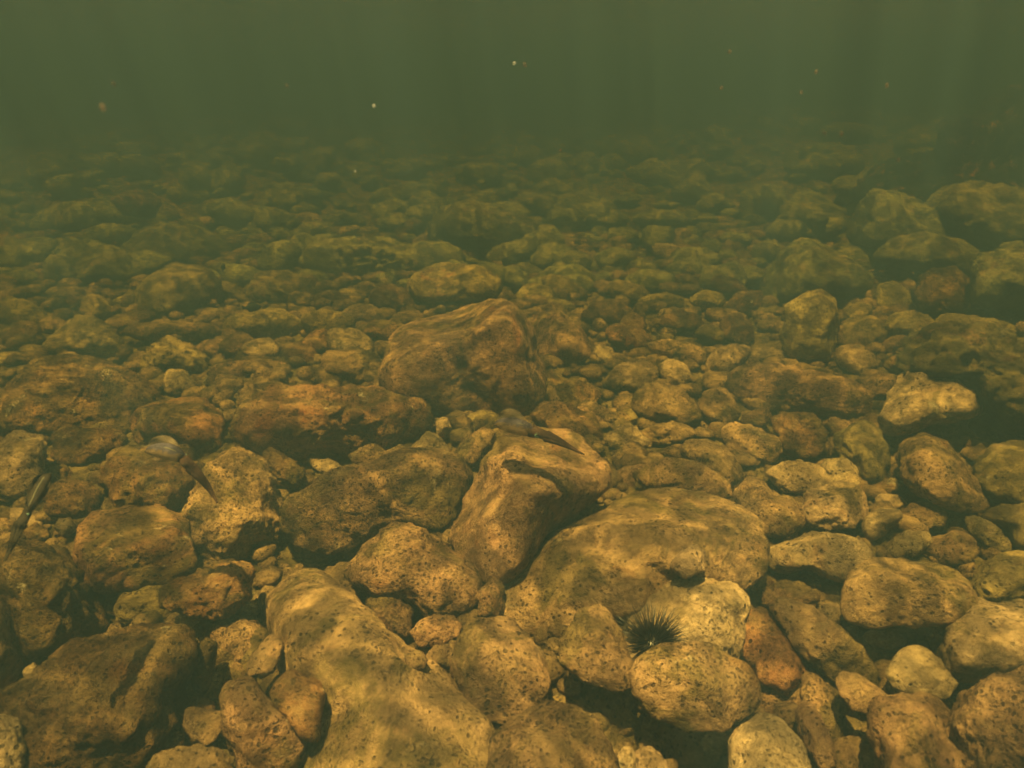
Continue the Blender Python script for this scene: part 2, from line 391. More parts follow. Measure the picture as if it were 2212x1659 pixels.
# label | material | kind | outline | options      (outline points in the 2212 x 1659 picture)
ROCKS = r'''
dark deeply pitted boulder at the left edge, above the large speckled boulder|dark|boulder|-30,1200 36,1169 90,1174 144,1192 173,1225 200,1262 230,1320 230,1354 195,1372 130,1410 60,1425 10,1400 -30,1320|rough=1.8
tan stone cut off by the left edge, below the dark pitted boulder|tan|rock|-60,1290 5,1290 20,1330 25,1390 48,1420 36,1466 0,1495 -60,1500|
largest speckled boulder in the bottom left corner, dark with pale flecks|dark|boulder|95,1445 150,1405 216,1372 288,1358 367,1354 400,1380 414,1412 407,1448 392,1484 385,1560 360,1620 320,1690 60,1700 0,1640 0,1520 40,1480|rough=1.3
pale stone in the extreme bottom left corner|pale|rock|-60,1560 0,1545 40,1560 55,1620 50,1720 -60,1720|dz=0.06
smooth tan stone rising from the bottom edge beside the largest speckled boulder|tan|rock|300,1680 342,1624 396,1610 443,1614 480,1632 505,1664 480,1740 320,1740|dz=0.05
wide reddish brown slab with a dark hollow beneath its lower edge|brown|boulder|175,1130 215,1095 300,1092 360,1098 400,1115 412,1170 414,1228 380,1250 300,1268 230,1270 190,1240 170,1185|planes=0,.6,.8,.55/0,-.6,.7,.6;dz=0.05;sharp=16
orange lit knobbly rock touching the upper left of the long smooth slab|rust|rock|346,1270 380,1250 430,1235 480,1216 520,1215 545,1228 548,1260 535,1300 480,1330 430,1335 400,1320 350,1310|planes=-.2,.8,.5,.55/.1,-.4,.9,.6;rough=1.6;dz=0.07
speckled rock wedged under the orange lit knobbly rock|pitted|rock|457,1358 504,1347 554,1340 580,1365 555,1415 504,1435 465,1405|
finger shaped stone with a bright left rim beside the largest speckled boulder|tan|stone|425,1394 446,1376 468,1390 464,1430 457,1466 443,1505 418,1488 414,1450|dz=0.03
small oval stone standing upright against the left side of the smooth slab|tan|stone|536,1430 562,1394 590,1368 610,1388 605,1416 590,1448 562,1459 533,1459|dz=0.08
angular block with a flat dark reddish face leaning on the smooth slab|rust|stone|580,1495 600,1470 625,1442 690,1473 705,1495 692,1560 688,1600 650,1592 625,1565 590,1520|dz=0.09;facets=5;rough=0.4;sharp=22
dotted tan rock directly below the flat faced block|pitted|rock|478,1495 504,1473 547,1466 583,1513 626,1563 659,1603 645,1650 610,1700 520,1690 495,1600 478,1540|dz=0.02
small flat topped block between the largest speckled boulder and the dotted tan rock|tan|stone|400,1531 425,1527 475,1538 482,1570 450,1610 414,1603 396,1567|dz=0.05;facets=5;sharp=14
small brown knob just above the small flat topped block|brown|stone|392,1530 405,1505 430,1498 460,1515 468,1540 430,1550|
lumpy tan pebble between the finger shaped stone and the upright oval stone|tan|stone|443,1473 472,1448 500,1426 526,1437 533,1466 497,1480 464,1488|
long smooth pale slab running diagonally to the bottom edge left of centre|tan|boulder|548,1262 570,1222 605,1190 640,1184 700,1210 760,1270 800,1320 840,1370 900,1405 955,1450 1000,1500 1030,1570 1062,1640 1075,1760 700,1760 665,1650 640,1570 605,1490 575,1400 550,1330|rough=0.8;hr=0.36;grow=1.02;dz=0.0
tiny bright chip in the dark gap above the largest speckled boulder|pale|pebble|47,1452 72,1430 94,1448 85,1470 60,1470|dz=0.04
small grey pebble resting on the right edge of the long smooth slab|tan|pebble|877,1416 892,1407 910,1406 924,1426 920,1444 888,1444 878,1432|dz=0.13
reddish freckled pebble just left of the big rounded stone at bottom centre|tan|pebble|920,1416 938,1394 967,1394 985,1410 974,1440 938,1441|dz=0.07
egg shaped pebble with dark dots between the domed rock and the long slab|pitted|pebble|888,1365 909,1340 938,1329 974,1329 996,1347 992,1372 960,1390 909,1398|dz=0.06
upright lumpy stone between the long smooth slab and the domed spotted rock|pitted|rock|790,1300 815,1275 859,1279 888,1308 888,1351 880,1372 845,1376 815,1358|dz=0.04
domed spotted rock left of the dark triangular gap in the centre|pitted|boulder|745,1240 790,1170 830,1140 885,1130 931,1153 967,1182 1007,1214 1032,1257 1020,1308 981,1325 924,1325 895,1300 800,1290|dz=0.02
small peaked stone standing in the mouth of the dark triangular gap|pitted|stone|1040,1270 1070,1246 1090,1262 1092,1308 1080,1330 1032,1328|dz=0.05
big rounded tan stone at bottom centre with a speckled lower half|tan|boulder|978,1430 996,1380 1014,1344 1053,1333 1111,1340 1140,1365 1165,1408 1180,1452 1185,1500 1160,1535 1110,1555 1050,1550 1020,1534 995,1488|planes=.1,.7,.6,.62/-.1,-.55,.8,.6;dz=0.07;rough=0.9
tall pointed stone with dark spots just left of the sea urchin|pitted|rock|1212,1398 1230,1358 1255,1311 1302,1311 1320,1329 1338,1369 1356,1423 1370,1448 1363,1484 1320,1495 1270,1466 1226,1444|dz=0.1;sharp=14
mottled rock in shadow underneath the tall pointed stone|brown|rock|1240,1480 1300,1470 1350,1500 1367,1556 1338,1588 1300,1560 1260,1520|
clean pale wedge between the tall pointed stone and the sea urchin|pale|stone|1338,1369 1377,1405 1385,1420 1363,1445 1340,1415|dz=0.1;rough=0.2
domed boulder covered in round black dots at the bottom edge near centre|pitted|boulder|1060,1620 1072,1595 1093,1563 1140,1531 1187,1513 1230,1520 1277,1545 1305,1592 1327,1646 1335,1750 1060,1750 1050,1660|dz=0.08;rough=0.6
smaller of two white pebbles touching each other at the bottom edge|pale|pebble|1334,1640 1348,1612 1367,1615 1375,1640 1372,1690 1340,1690|dz=0.05
larger of two white pebbles touching each other at the bottom edge|pale|pebble|1368,1640 1381,1617 1410,1615 1435,1635 1447,1665 1440,1710 1372,1710|dz=0.05
rounded boulder with a lit upper rim and shadowed underside below the sea urchin|pitted|boulder|1370,1440 1390,1412 1430,1393 1490,1386 1540,1394 1580,1415 1620,1440 1645,1475 1640,1515 1610,1550 1560,1575 1490,1580 1420,1550 1375,1500|planes=.1,.75,.6,.6/-.1,-.6,.75,.6/.8,.1,.5,.7;dz=0.13;rough=0.6;sharp=12
pale rough rock directly behind the sea urchin|pale|boulder|1350,1330 1395,1285 1445,1255 1520,1250 1590,1262 1610,1305 1605,1370 1590,1420 1540,1440 1440,1420 1370,1380|dz=0.035
biggest rounded slab right of centre, its shaded foot overhanging the sea urchin|tan|boulder|1100,1290 1105,1255 1130,1220 1180,1180 1230,1140 1280,1105 1320,1075 1360,1050 1420,1045 1500,1055 1580,1085 1630,1110 1650,1150 1655,1210 1640,1260 1600,1280 1520,1275 1440,1300 1380,1330 1300,1345 1240,1370 1170,1360 1120,1330|planes=.1,.75,.6,.58/-.55,-.3,.75,.6/.6,-.2,.7,.66;dz=0.02;rough=0.8;hr=0.42
bright lit bump on the lower right face of the biggest rounded slab|pale|stone|1445,1225 1470,1190 1500,1175 1525,1195 1520,1230 1480,1250|dz=0.16
block shaped boulder below the hovering squid, with a brightly lit lower left face|tan|boulder|970,1160 990,1100 1030,1020 1060,960 1090,925 1130,905 1200,910 1250,930 1300,970 1325,1010 1320,1060 1260,1100 1180,1150 1150,1190 1110,1240 1060,1245 1010,1215|planes=.25,.75,.55,.62/-.7,-.25,.65,.64/.55,-.35,.7,.66;dz=0.05;sharp=12;rough=0.55
tall brown boulder with a sloping sunlit top, largest in the middle|tan|boulder|830,800 836,720 872,690 950,675 1010,655 1065,642 1100,650 1140,700 1165,760 1180,820 1180,860 1130,885 1050,890 960,885 920,880 880,860 840,845|planes=-.45,.85,.4,.55/.15,-.5,.85,.55/.9,.0,.4,.75;sharp=15;dz=0.03;rough=0.45
long loaf shaped brown boulder left of the tall brown boulder|brown|boulder|500,900 530,860 590,840 660,830 740,832 820,845 890,860 925,885 930,915 900,945 850,965 780,980 690,1000 620,990 550,965 510,935|planes=-.1,.8,.55,.6/-.2,-.6,.75,.6/.7,-.1,.6,.72;dz=0.03;rough=1.3
orange brown block between the long loaf boulder and the wide left boulder|rust|boulder|290,880 330,865 390,862 440,865 475,890 485,930 470,970 420,985 350,985 300,960 288,920|sharp=14;dz=0.01
wide hump backed boulder on the left with a sunlit crest and dark front|dark|boulder|0,880 40,830 60,790 110,768 180,770 250,790 310,820 350,860 350,890 300,905 285,940 200,945 100,930 10,925|planes=.2,.85,.4,.55/-.05,-.1,1,.5/.8,.2,.6,.65;rough=1.4
wide honeycombed boulder spread across the centre left, below the loaf boulder|pitted|boulder|600,1120 640,1070 700,1030 760,1010 830,985 900,970 960,975 1010,1000 1010,1060 985,1120 960,1165 880,1130 820,1150 740,1190 660,1180 610,1150|rough=1.1;dz=0.0
honeycombed rock with a straight upper right edge left of the wide honeycombed boulder|pitted|boulder|395,1110 430,1060 450,1010 490,970 530,975 570,1000 590,1030 600,1090 625,1140 610,1170 540,1200 470,1200 410,1160|rough=1.1;dz=0.0
round boulder with zigzag bright flecks under the left hand squid|brown|boulder|215,1040 235,990 280,965 340,965 390,985 412,1030 405,1080 370,1100 300,1095 240,1080|rough=1.3;dz=0.03
pale square topped stone standing at the left edge|pale|rock|-30,970 20,945 43,930 93,940 100,985 97,1025 76,1060 40,1070 -30,1060|dz=0.03
dark knobbly rock between the pale standing stone and the round flecked boulder|dark|rock|115,940 150,920 200,925 260,930 265,970 220,990 160,1010 115,995|rough=1.6
shadowed rounded rock behind the darkest squid|dark|rock|90,1060 130,1040 190,1038 215,1060 215,1090 200,1115 150,1120 100,1110|dz=0.02
round pale pebble just left of the wide reddish brown slab|pale|pebble|118,1140 125,1122 150,1118 168,1135 160,1152 135,1158|dz=0.03
dull brown pebble beside the round pale pebble, nearer the left edge|brown|pebble|54,1145 80,1128 104,1145 105,1165 70,1172 52,1165|
low stone at the left edge below the darkest squid|tan|stone|-30,1130 10,1118 25,1135 20,1160 -30,1165|
small brown peak poking up under the left end of the long loaf boulder|brown|stone|565,985 585,967 605,975 640,1000 655,1020 640,1060 600,1050 580,1020|rough=1.4
low rounded stone at the upper rim of the wide honeycombed boulder|pitted|stone|755,985 775,968 805,960 830,970 845,990 815,1010 765,1005|dz=0.05
pale grey three cornered stone at the foot of the tall brown boulder|pale|stone|866,996 890,965 925,930 945,945 975,975 960,990 915,1000|dz=0.05;sharp=18;facets=4;rough=0.5
bright little chip left of the dark round pebble, under the tall brown boulder|pale|pebble|940,905 965,900 975,925 965,950 945,940|dz=0.03
dark round pebble in the shadow under the tall brown boulder|dark|pebble|983,925 985,905 1005,898 1022,910 1020,935 995,940|dz=0.03
spotted stone pressed against the left shoulder of the block below the squid|pitted|rock|975,985 1005,950 1040,925 1070,930 1065,960 1040,1000 1020,1010 985,1005|dz=0.03
brown humped rock with two dark spots just right of the hovering squid|brown|rock|1140,895 1175,872 1212,872 1248,883 1284,901 1298,930 1291,955 1248,970 1200,960|rough=1.2
smooth yellowish stone peeking out behind the brown humped rock|tan|stone|1245,880 1284,875 1316,894 1320,912 1290,925 1255,915|
crumbly white flecked rubble lump left of the arched stone|pale|stone|1310,945 1330,922 1365,920 1395,945 1400,965 1370,985 1330,980 1308,965|rough=2
arched stone with a bright curved rim below the twin humped boulder|tan|stone|1380,935 1415,917 1450,911 1490,920 1506,937 1480,955 1420,960 1385,950|dz=0.02
smooth humped boulder below the egg stone, casting a shadow to its lower left|tan|boulder|1367,880 1375,845 1395,828 1430,825 1470,840 1500,870 1513,905 1490,920 1430,922 1380,912|rough=0.7;dz=0.02
pale round topped rock above the smooth humped boulder|pale|rock|1310,820 1330,790 1370,775 1405,785 1422,810 1410,835 1370,845 1320,840|rough=0.8;dz=0.01
egg stone with dark freckles in a line, upright beside the pale round topped rock|pale|stone|1423,790 1440,778 1465,776 1485,790 1492,820 1475,833 1445,828 1425,810|rough=0.5;dz=0.01
little tan pebble to the right of the freckled egg stone|tan|pebble|1515,820 1525,806 1548,805 1566,820 1560,835 1525,835|
two toned stone with shaded front right of the smooth humped boulder|tan|rock|1508,870 1520,845 1545,835 1570,842 1590,870 1598,895 1575,920 1530,910 1510,890|rough=0.6
broad flat topped boulder with a pale ledge, right of the two toned stone|tan|boulder|1573,830 1590,800 1640,785 1700,790 1760,805 1840,820 1880,850 1885,880 1840,905 1780,895 1700,890 1640,885 1600,870|sharp=14
four cornered brown rock in front of the broad flat topped boulder|brown|rock|1665,905 1700,890 1760,890 1790,940 1780,970 1740,990 1690,975|sharp=14
lumpy tan rock left of the four cornered brown rock|tan|rock|1555,925 1590,912 1640,925 1680,945 1690,975 1660,1000 1610,995 1570,965|
long tan cobble sloping down to the right, above the biggest rounded slab|tan|rock|1465,965 1490,948 1530,950 1570,975 1600,1010 1605,1040 1580,1055 1540,1040 1500,1010|
flat brown rock resting on the top edge of the biggest rounded slab|tan|rock|1380,1025 1410,1000 1450,990 1510,1000 1560,1030 1580,1060 1575,1080 1520,1080 1440,1060 1390,1050|dz=0.04
roof shaped pointed rock at right centre with a crest running down|olive|rock|1800,945 1830,925 1862,908 1895,925 1920,960 1925,1000 1900,1050 1860,1040 1820,1000|sharp=18;facets=5
pale five sided block at the right with a shadowed hollow beneath|pale|boulder|1905,900 1925,850 1960,815 2015,800 2070,815 2110,850 2125,885 2090,905 2020,915 1960,935 1920,935|sharp=20;facets=6;dz=0.06
long oval boulder slanting down right below the pale five sided block|tan|boulder|1930,980 1950,950 1990,935 2040,950 2080,990 2110,1040 2125,1080 2110,1105 2050,1095 1990,1070 1945,1030|dz=0.05
great rugged weedy boulder at the right edge above the five sided block|algae|boulder|1930,830 1950,760 1990,720 2050,700 2130,705 2190,740 2260,800 2260,930 2180,930 2130,880 2080,820 2000,800 1960,810|rough=2;dz=0.1
tall standing boulder with pale cap in the right middle distance|olive|boulder|1690,720 1705,660 1735,632 1770,627 1800,650 1815,690 1800,740 1790,780 1740,785 1700,770|dz=0.03
cone shaped boulder with two sunlit ridges in the right distance|olive|boulder|1645,610 1680,560 1720,525 1760,515 1800,540 1850,570 1880,600 1870,630 1800,650 1740,640 1690,655 1645,650|sharp=18;facets=5;dz=0.03
rounded cobble directly right of the cone shaped boulder|olive|rock|1885,640 1900,615 1930,608 1960,625 1972,655 1970,675 1920,675 1890,665|
domed dark boulder farther right of the cone shaped boulder|dark|boulder|1975,640 1990,600 2020,577 2060,580 2095,600 2098,640 2080,680 2030,685 1985,675|dz=0.04
little dark cobble tucked above the rounded cobble and dark dome|dark|stone|1912,590 1925,565 1955,560 1970,580 1965,600 1930,605|dz=0.05
pale flat cobble right of the foot of the tall standing boulder|pale|rock|1800,770 1810,750 1850,745 1885,765 1895,790 1860,810 1815,800|
pale cobble left of the foot of the tall standing boulder|pale|rock|1600,775 1615,755 1660,750 1695,760 1710,785 1660,795 1610,790|
smooth green cobble behind the great weedy boulder, nearer its left end|olive|rock|1910,705 1930,680 1970,672 2010,685 2030,705 1990,730 1930,725|dz=0.06
broad smooth green rock behind the top of the great weedy boulder|olive|boulder|2015,700 2040,678 2100,682 2170,695 2200,715 2150,735 2050,725|dz=0.12
squarish olive rock leaning against the right side of the tall standing boulder|olive|rock|1820,700 1850,680 1900,690 1915,730 1900,760 1850,770 1815,760|
whitish sloping rock with a bright right flank above the split sunlit cobble|pale|rock|1650,1020 1690,1000 1730,995 1770,1010 1800,1040 1790,1065 1740,1070 1690,1060|rough=0.7;dz=0.02
upright pale stone right of the whitish sloping rock|pale|stone|1768,1010 1785,993 1830,990 1850,1010 1860,1050 1830,1060 1790,1045|
split sunlit cobble, white on its left half and shaded on its right|pale|rock|1735,1110 1745,1060 1790,1045 1850,1045 1870,1065 1870,1110 1850,1135 1790,1140 1745,1135|sharp=20;facets=5;dz=0.04
fat tan cobble touching the right end of the biggest rounded slab|tan|rock|1585,1075 1610,1040 1640,1030 1670,1060 1720,1080 1745,1110 1740,1140 1700,1165 1650,1150 1610,1110|dz=0.01
long double humped cobble right of the biggest rounded slab|pale|rock|1645,1190 1690,1175 1740,1155 1800,1150 1860,1165 1880,1200 1870,1230 1840,1260 1800,1255 1740,1230 1680,1240 1648,1225|dz=0.02
low spotted stone at the lower right corner of the biggest rounded slab|tan|rock|1640,1275 1670,1262 1730,1255 1765,1280 1770,1300 1730,1308 1650,1310|
smooth oval boulder with brown stains lying level at the right|tan|boulder|1825,1300 1840,1250 1880,1215 1940,1203 2020,1212 2080,1245 2118,1280 2105,1320 2060,1345 1970,1358 1890,1350 1830,1335|planes=0,.85,.5,.55/0,-.5,.85,.6;dz=0.09;rough=0.7
rust stained cobble right of the pale rock behind the urchin|rust|boulder|1600,1360 1615,1320 1650,1310 1690,1350 1730,1400 1740,1450 1700,1500 1650,1480 1610,1420|rough=0.9;dz=0.03
long ridged boulder slanting down right beside the rust stained cobble|tan|boulder|1655,1310 1700,1290 1760,1320 1830,1370 1870,1400 1890,1450 1880,1490 1800,1470 1740,1420 1690,1350|rough=1.2;dz=0.06
narrow spotted rock below the rust stained cobble|pitted|rock|1720,1450 1750,1435 1800,1470 1820,1510 1830,1600 1800,1610 1760,1560 1730,1500|
smooth tan egg under the end of the long ridged boulder|tan|rock|1805,1470 1820,1450 1850,1452 1890,1480 1925,1510 1920,1530 1880,1545 1840,1530 1812,1500|dz=0.1;rough=0.5
pale smooth boulder rising from the bottom edge right of centre|pale|boulder|1580,1590 1600,1560 1630,1540 1670,1545 1710,1575 1745,1620 1760,1670 1740,1740 1590,1740 1575,1650|dz=0.08;rough=0.5
slim upright stone right of the pale smooth bottom boulder|tan|stone|1715,1540 1730,1515 1755,1520 1775,1550 1795,1600 1805,1650 1780,1665 1745,1620 1725,1580|dz=0.07;rough=0.6
smooth rounded triangular stone below the stained oval boulder|pale|rock|1920,1450 1940,1420 1975,1393 2005,1400 2035,1430 2070,1475 2050,1500 1990,1510 1930,1490|rough=0.4;dz=0.04
broad grey tan boulder at the bottom right, below the rounded triangular stone|tan|boulder|1880,1540 1900,1515 1960,1505 2020,1500 2050,1530 2080,1580 2080,1650 2060,1740 1910,1740 1885,1600|dz=0.06
speckled pinkish boulder filling the bottom right corner|pitted|boulder|2050,1560 2080,1500 2130,1470 2212,1450 2270,1480 2270,1740 2070,1740 2040,1640|dz=0.1
large pale boulder at the right edge below the stained oval boulder|pale|boulder|2040,1400 2060,1340 2110,1300 2200,1293 2280,1310 2280,1450 2150,1465 2070,1465 2045,1440|dz=0.06
olive boulder at the right edge level with the stained oval boulder|olive|boulder|2100,1260 2120,1215 2160,1192 2212,1188 2280,1200 2280,1290 2200,1300 2130,1300 2105,1285|dz=0.05
half shaded pointed rock above the right end of the stained oval boulder|tan|rock|1985,1190 2010,1165 2060,1143 2100,1160 2115,1195 2080,1225 2020,1215|
bent pale rock above the middle of the stained oval boulder|pale|rock|1900,1200 1930,1160 1965,1145 2010,1150 2015,1170 1980,1200 1930,1215|
flat sunlit wedge near the right edge above the olive boulder|pale|stone|2085,1120 2110,1113 2150,1135 2185,1175 2180,1195 2130,1180 2095,1150|dz=0.03
round pink tinged cobble between the bright wedge and the long oval boulder|tan|stone|1945,1110 1970,1085 2010,1083 2045,1105 2040,1135 1990,1145 1950,1135|
bright wedge shaped chip right of the split sunlit cobble|pale|stone|1865,1120 1895,1100 1945,1100 1948,1120 1910,1155 1880,1170 1862,1150|dz=0.02;sharp=18
small flat white stone above the bright wedge shaped chip|pale|pebble|1890,1080 1900,1065 1940,1070 1960,1090 1940,1100 1900,1097|
olive boulder running off the right edge under the long oval boulder|olive|boulder|2120,1120 2150,1095 2212,1085 2280,1085 2280,1180 2200,1185 2160,1140|dz=0.03
shadowed olive boulder at the right edge beside the long oval boulder|olive|boulder|2110,1000 2140,960 2200,950 2280,960 2280,1080 2200,1090 2140,1070 2115,1040|dz=0.05
flat pebble in the shadow beneath the stained oval boulder|pale|pebble|1865,1375 1880,1362 1930,1362 1960,1380 1950,1400 1910,1410 1875,1395|
round pebble touching the left tip of the stained oval boulder|pale|pebble|1760,1320 1780,1303 1810,1303 1828,1320 1822,1345 1790,1345|
tiny upright pebble beside the large pale boulder at the right edge|pale|pebble|2008,1390 2020,1368 2035,1375 2045,1405 2035,1425 2015,1410|
broad sandy boulder against the right flank of the tall brown boulder|tan|boulder|1150,700 1165,675 1210,675 1250,700 1280,750 1285,780 1240,805 1190,810 1165,780|rough=0.5;hr=0.4;dz=-0.04
small pale stone right of the broad sandy boulder|pale|stone|1282,760 1290,745 1320,752 1330,775 1315,790 1290,785|
dark round disc shaped stone standing on edge in the middle distance|dark|stone|1338,700 1348,680 1370,674 1390,685 1397,705 1385,722 1355,724 1340,715|rough=0.3;dz=0.03;sink=0.1
dark oval stone with a bright rim left of the disc shaped stone|dark|rock|1255,680 1275,655 1310,647 1345,652 1365,675 1350,695 1300,700 1262,695|rough=0.4;dz=0.02
small mound of a stone above the broad sandy boulder|olive|stone|1165,670 1180,650 1210,645 1235,655 1245,672 1220,680 1180,682|
flat cobble right of the bright rimmed oval stone|olive|stone|1378,650 1400,638 1440,632 1475,645 1478,665 1430,672 1390,668|
dark cobble with a pale rim, right of the disc shaped stone|dark|rock|1420,700 1430,680 1470,670 1510,680 1520,705 1500,720 1450,718|rough=0.5
round hazy cobble in the distance above the flat cobble|olive|stone|1350,590 1360,565 1390,557 1415,570 1420,595 1390,605 1360,605|
low cobble below the dark cobble with a pale rim|olive|stone|1500,720 1520,705 1545,705 1565,720 1560,740 1520,742|
arched dark stone with a pale curved rim left of the tall standing boulder|dark|rock|1555,700 1570,682 1600,678 1625,700 1630,735 1600,745 1565,730|rough=0.5
wide low tan rock below the disc shaped stone|tan|rock|1390,745 1420,735 1470,735 1520,755 1530,785 1490,795 1430,775|
flat topped mound just behind the tall brown boulder|olive|boulder|880,610 910,580 970,565 1030,575 1080,605 1075,640 1030,650 940,660 890,650|dz=0.04
wide low mound of rock in the centre distance|olive|boulder|650,550 700,520 780,512 860,530 950,545 970,570 900,600 820,620 720,610 660,590|rough=1.6
large hazy boulder with a shaded left face in the centre distance|brown|boulder|925,490 945,450 1000,437 1060,445 1130,470 1160,500 1150,540 1080,555 1000,550 940,530|dz=0.04
pale topped flat rock, farthest distinct one in the centre|pale|boulder|1105,430 1130,415 1190,413 1210,425 1200,460 1150,470 1110,455|dz=0.02
smooth mound to the right of the large hazy boulder|olive|boulder|1045,560 1070,530 1130,510 1190,490 1215,520 1205,550 1150,575 1080,580|
slim bright sliver of stone between the mounds in the centre distance|pale|stone|985,562 1005,552 1025,556 1040,568 1020,574 995,572|dz=0.03
upper of two bright rounded rocks at the left of the tall brown boulder|pale|rock|710,720 725,710 770,712 800,730 810,760 780,780 730,770 710,745|dz=0.0
lower of two bright rounded rocks at the left of the tall brown boulder|tan|rock|690,790 715,760 760,750 805,760 828,790 825,825 780,830 720,825 695,810|dz=0.01;rough=1.2
round dark pebble with a lit rim above the long loaf boulder|dark|pebble|735,820 745,808 758,808 768,820 762,832 742,832|rough=0.3
flat pebble between the tall brown boulder and the long loaf boulder|tan|pebble|775,838 790,825 815,822 832,838 825,848 790,848|
bright topped pale boulder under the small dark fish|pale|boulder|480,700 510,680 550,668 600,665 640,680 655,705 630,730 550,730 490,718|rough=1.1
cavernous lumpy rock with dark hollows in the left middle distance|olive|rock|300,790 330,745 370,728 410,740 450,775 445,805 400,815 330,810|rough=2.2
round cobble in the left distance above the overlapping plate rock|olive|rock|170,660 185,640 210,635 240,650 252,680 230,700 190,690|
overlapping plate rock with a thin sunlit edge in the left distance|olive|boulder|90,750 130,710 165,682 200,680 240,705 265,750 250,770 180,765 120,762|
squarish pale stone right of the hump backed boulder crest|pale|stone|345,820 365,798 400,800 425,830 415,850 375,855|
lens shaped grey stone right of the squarish pale stone|olive|stone|428,830 445,812 480,808 484,820 460,840 435,842|rough=0.4
low flat tan rock above the left end of the long loaf boulder|tan|rock|445,800 470,785 540,778 620,785 640,805 600,825 500,830|
large slab crossed by bright ripple lines in the left middle distance|olive|boulder|300,640 320,600 370,570 440,575 480,610 480,650 420,690 340,690 300,670|rough=0.5
hazy rounded slab left of the slab crossed by ripple lines|olive|boulder|160,590 180,550 230,530 280,545 310,580 300,610 230,620 175,610|
long hazy hump behind the slab crossed by ripple lines|brown|boulder|260,540 300,500 360,480 430,490 490,520 500,550 440,570 360,570 280,560|
little pale flat rock at the left edge of the wide low mound|pale|rock|650,490 670,482 720,480 722,500 690,508 655,505|
shadowy blunt boulder far off in the left haze|dark|boulder|240,430 270,415 320,415 350,440 330,470 270,465|
bright ridged rock at the left edge in the middle distance|tan|rock|-20,660 20,640 70,655 100,680 80,700 20,705 -20,700|
upright hazy rock near the left edge behind the bright ridged rock|olive|rock|95,570 110,552 140,555 170,590 170,620 120,620 95,600|
flat shelf rock with a bright edge left of the rock under the dark fish|tan|rock|260,710 330,695 440,697 480,710 470,730 380,738 290,732|
highest boulder of the far right pile, against the dark rock wall|olive|boulder|1990,450 2040,405 2100,392 2180,400 2260,430 2260,520 2150,530 2050,510|dz=0.15;rough=1.5
hazy pale boulder left of the highest one in the far right pile|olive|boulder|1830,500 1850,440 1890,415 1960,420 2020,450 2040,510 1990,540 1900,545 1840,530|dz=0.10
broad sloping boulder in the middle of the far right pile|olive|boulder|1880,560 1930,515 2000,500 2080,520 2130,560 2110,600 2010,590 1940,575|dz=0.10
large dim boulder at the right edge of the far right pile|olive|boulder|2090,600 2110,560 2170,530 2260,530 2260,660 2170,670 2110,650|dz=0.1
smooth sunlit tan slab left of the loaf boulder's upper edge|tan|rock|495,870 520,835 560,815 610,815 650,830 600,850 540,865|
dim cobble below the hazy round cobble in the centre distance|olive|stone|1290,590 1310,575 1345,580 1350,600 1320,612 1295,606|
dim brown boulder at the upper left above the shelf rock|brown|boulder|530,620 560,590 620,585 670,600 680,640 640,660 570,655 535,640|
'''
rocks = []          # (outline, label, position)
GROUPS = {'boulder': 'boulders strewn over the sea bed', 'rock': 'rocks strewn over the sea bed',
          'stone': 'stones lying among the rocks', 'pebble': 'pebbles caught between the rocks'}
mask = np.zeros((1760 // 4, 2212 // 4), bool)
YY, XX = np.mgrid[0:mask.shape[0], 0:mask.shape[1]] * 4.0
def fill(pts):
    P = np.array(pts, float); Q = np.roll(P, -1, 0); ins = np.zeros(mask.shape, bool)
    for (x1, y1), (x2, y2) in zip(P, Q):
        if y1 == y2: continue
        c = ((y1 > YY) != (y2 > YY)) & (XX < (x2 - x1) * (YY - y1) / (y2 - y1) + x1)
        ins ^= c
    return ins

seed = 100
for line in ROCKS.strip().splitlines():
    lab, mat, kind, poly, opt = line.split('|')
    pts = [tuple(float(a) for a in s.split(',')) for s in poly.split()]
    kw = {}
    for s in opt.split(';'):
        if s:
            k_, v_ = s.split('='); kw[k_] = int(v_) if k_ == 'facets' else v_ if k_ == 'planes' else float(v_)
    seed += 1
    cy = centroid(np.array(pts))[1]
    if cy < 610 and mat != 'dark': mat = 'far'  # distant rocks swap to the tone that has haze painted in
    elif cy < 700 and mat in ('tan', 'pale', 'brown'): mat = 'olive'  # middle distance turned olive, a weaker step of painted haze
    ob, C, size = make_rock(kind, pts, mat, lab, kind, GROUPS[kind], seed=seed, **kw)
    mask |= fill(pts)
    rocks.append((np.array(pts), lab, C))

# the many smaller stones between the ones above, each placed where a gap is left
centres = np.array([centroid(p) for p, _, _ in rocks])
sizes_px = np.array([max(np.ptp(p[:, 0]), np.ptp(p[:, 1])) for p, _, _ in rocks])
SHORT = [l for _, l, _ in rocks]
TONES = ['tan', 'pale', 'olive', 'brown', 'pitted', 'tan', 'dark']
WORD = {'tan': 'tan', 'pale': 'pale', 'olive': 'olive', 'brown': 'brown', 'pitted': 'dark spotted', 'dark': 'dark'}
used = set(SHORT)
def cut(lab, n):
    lab = lab.split(',')[0]
    ws_ = lab.split()
    while len(ws_) > n: ws_ = ws_[:-1]
    while ws_[-1] in ('a', 'the', 'of', 'in', 'on', 'to', 'and', 'with', 'at', 'by', 'under', 'below', 'above', 'beside', 'between', 'from', 'its', 'left', 'right', 'directly', 'against', 'just', 'than', 'up', 'two', 'down', 'rising', 'running', 'standing', 'resting', 'tucked', 'leaning', 'lying', 'wedged', 'touching', 'off', 'behind', 'filling', 'round'):
        ws_ = ws_[:-1]
    return ' '.join(ws_)
n_auto = 0; tries = 0; BUDGET = 300 - len(rocks)
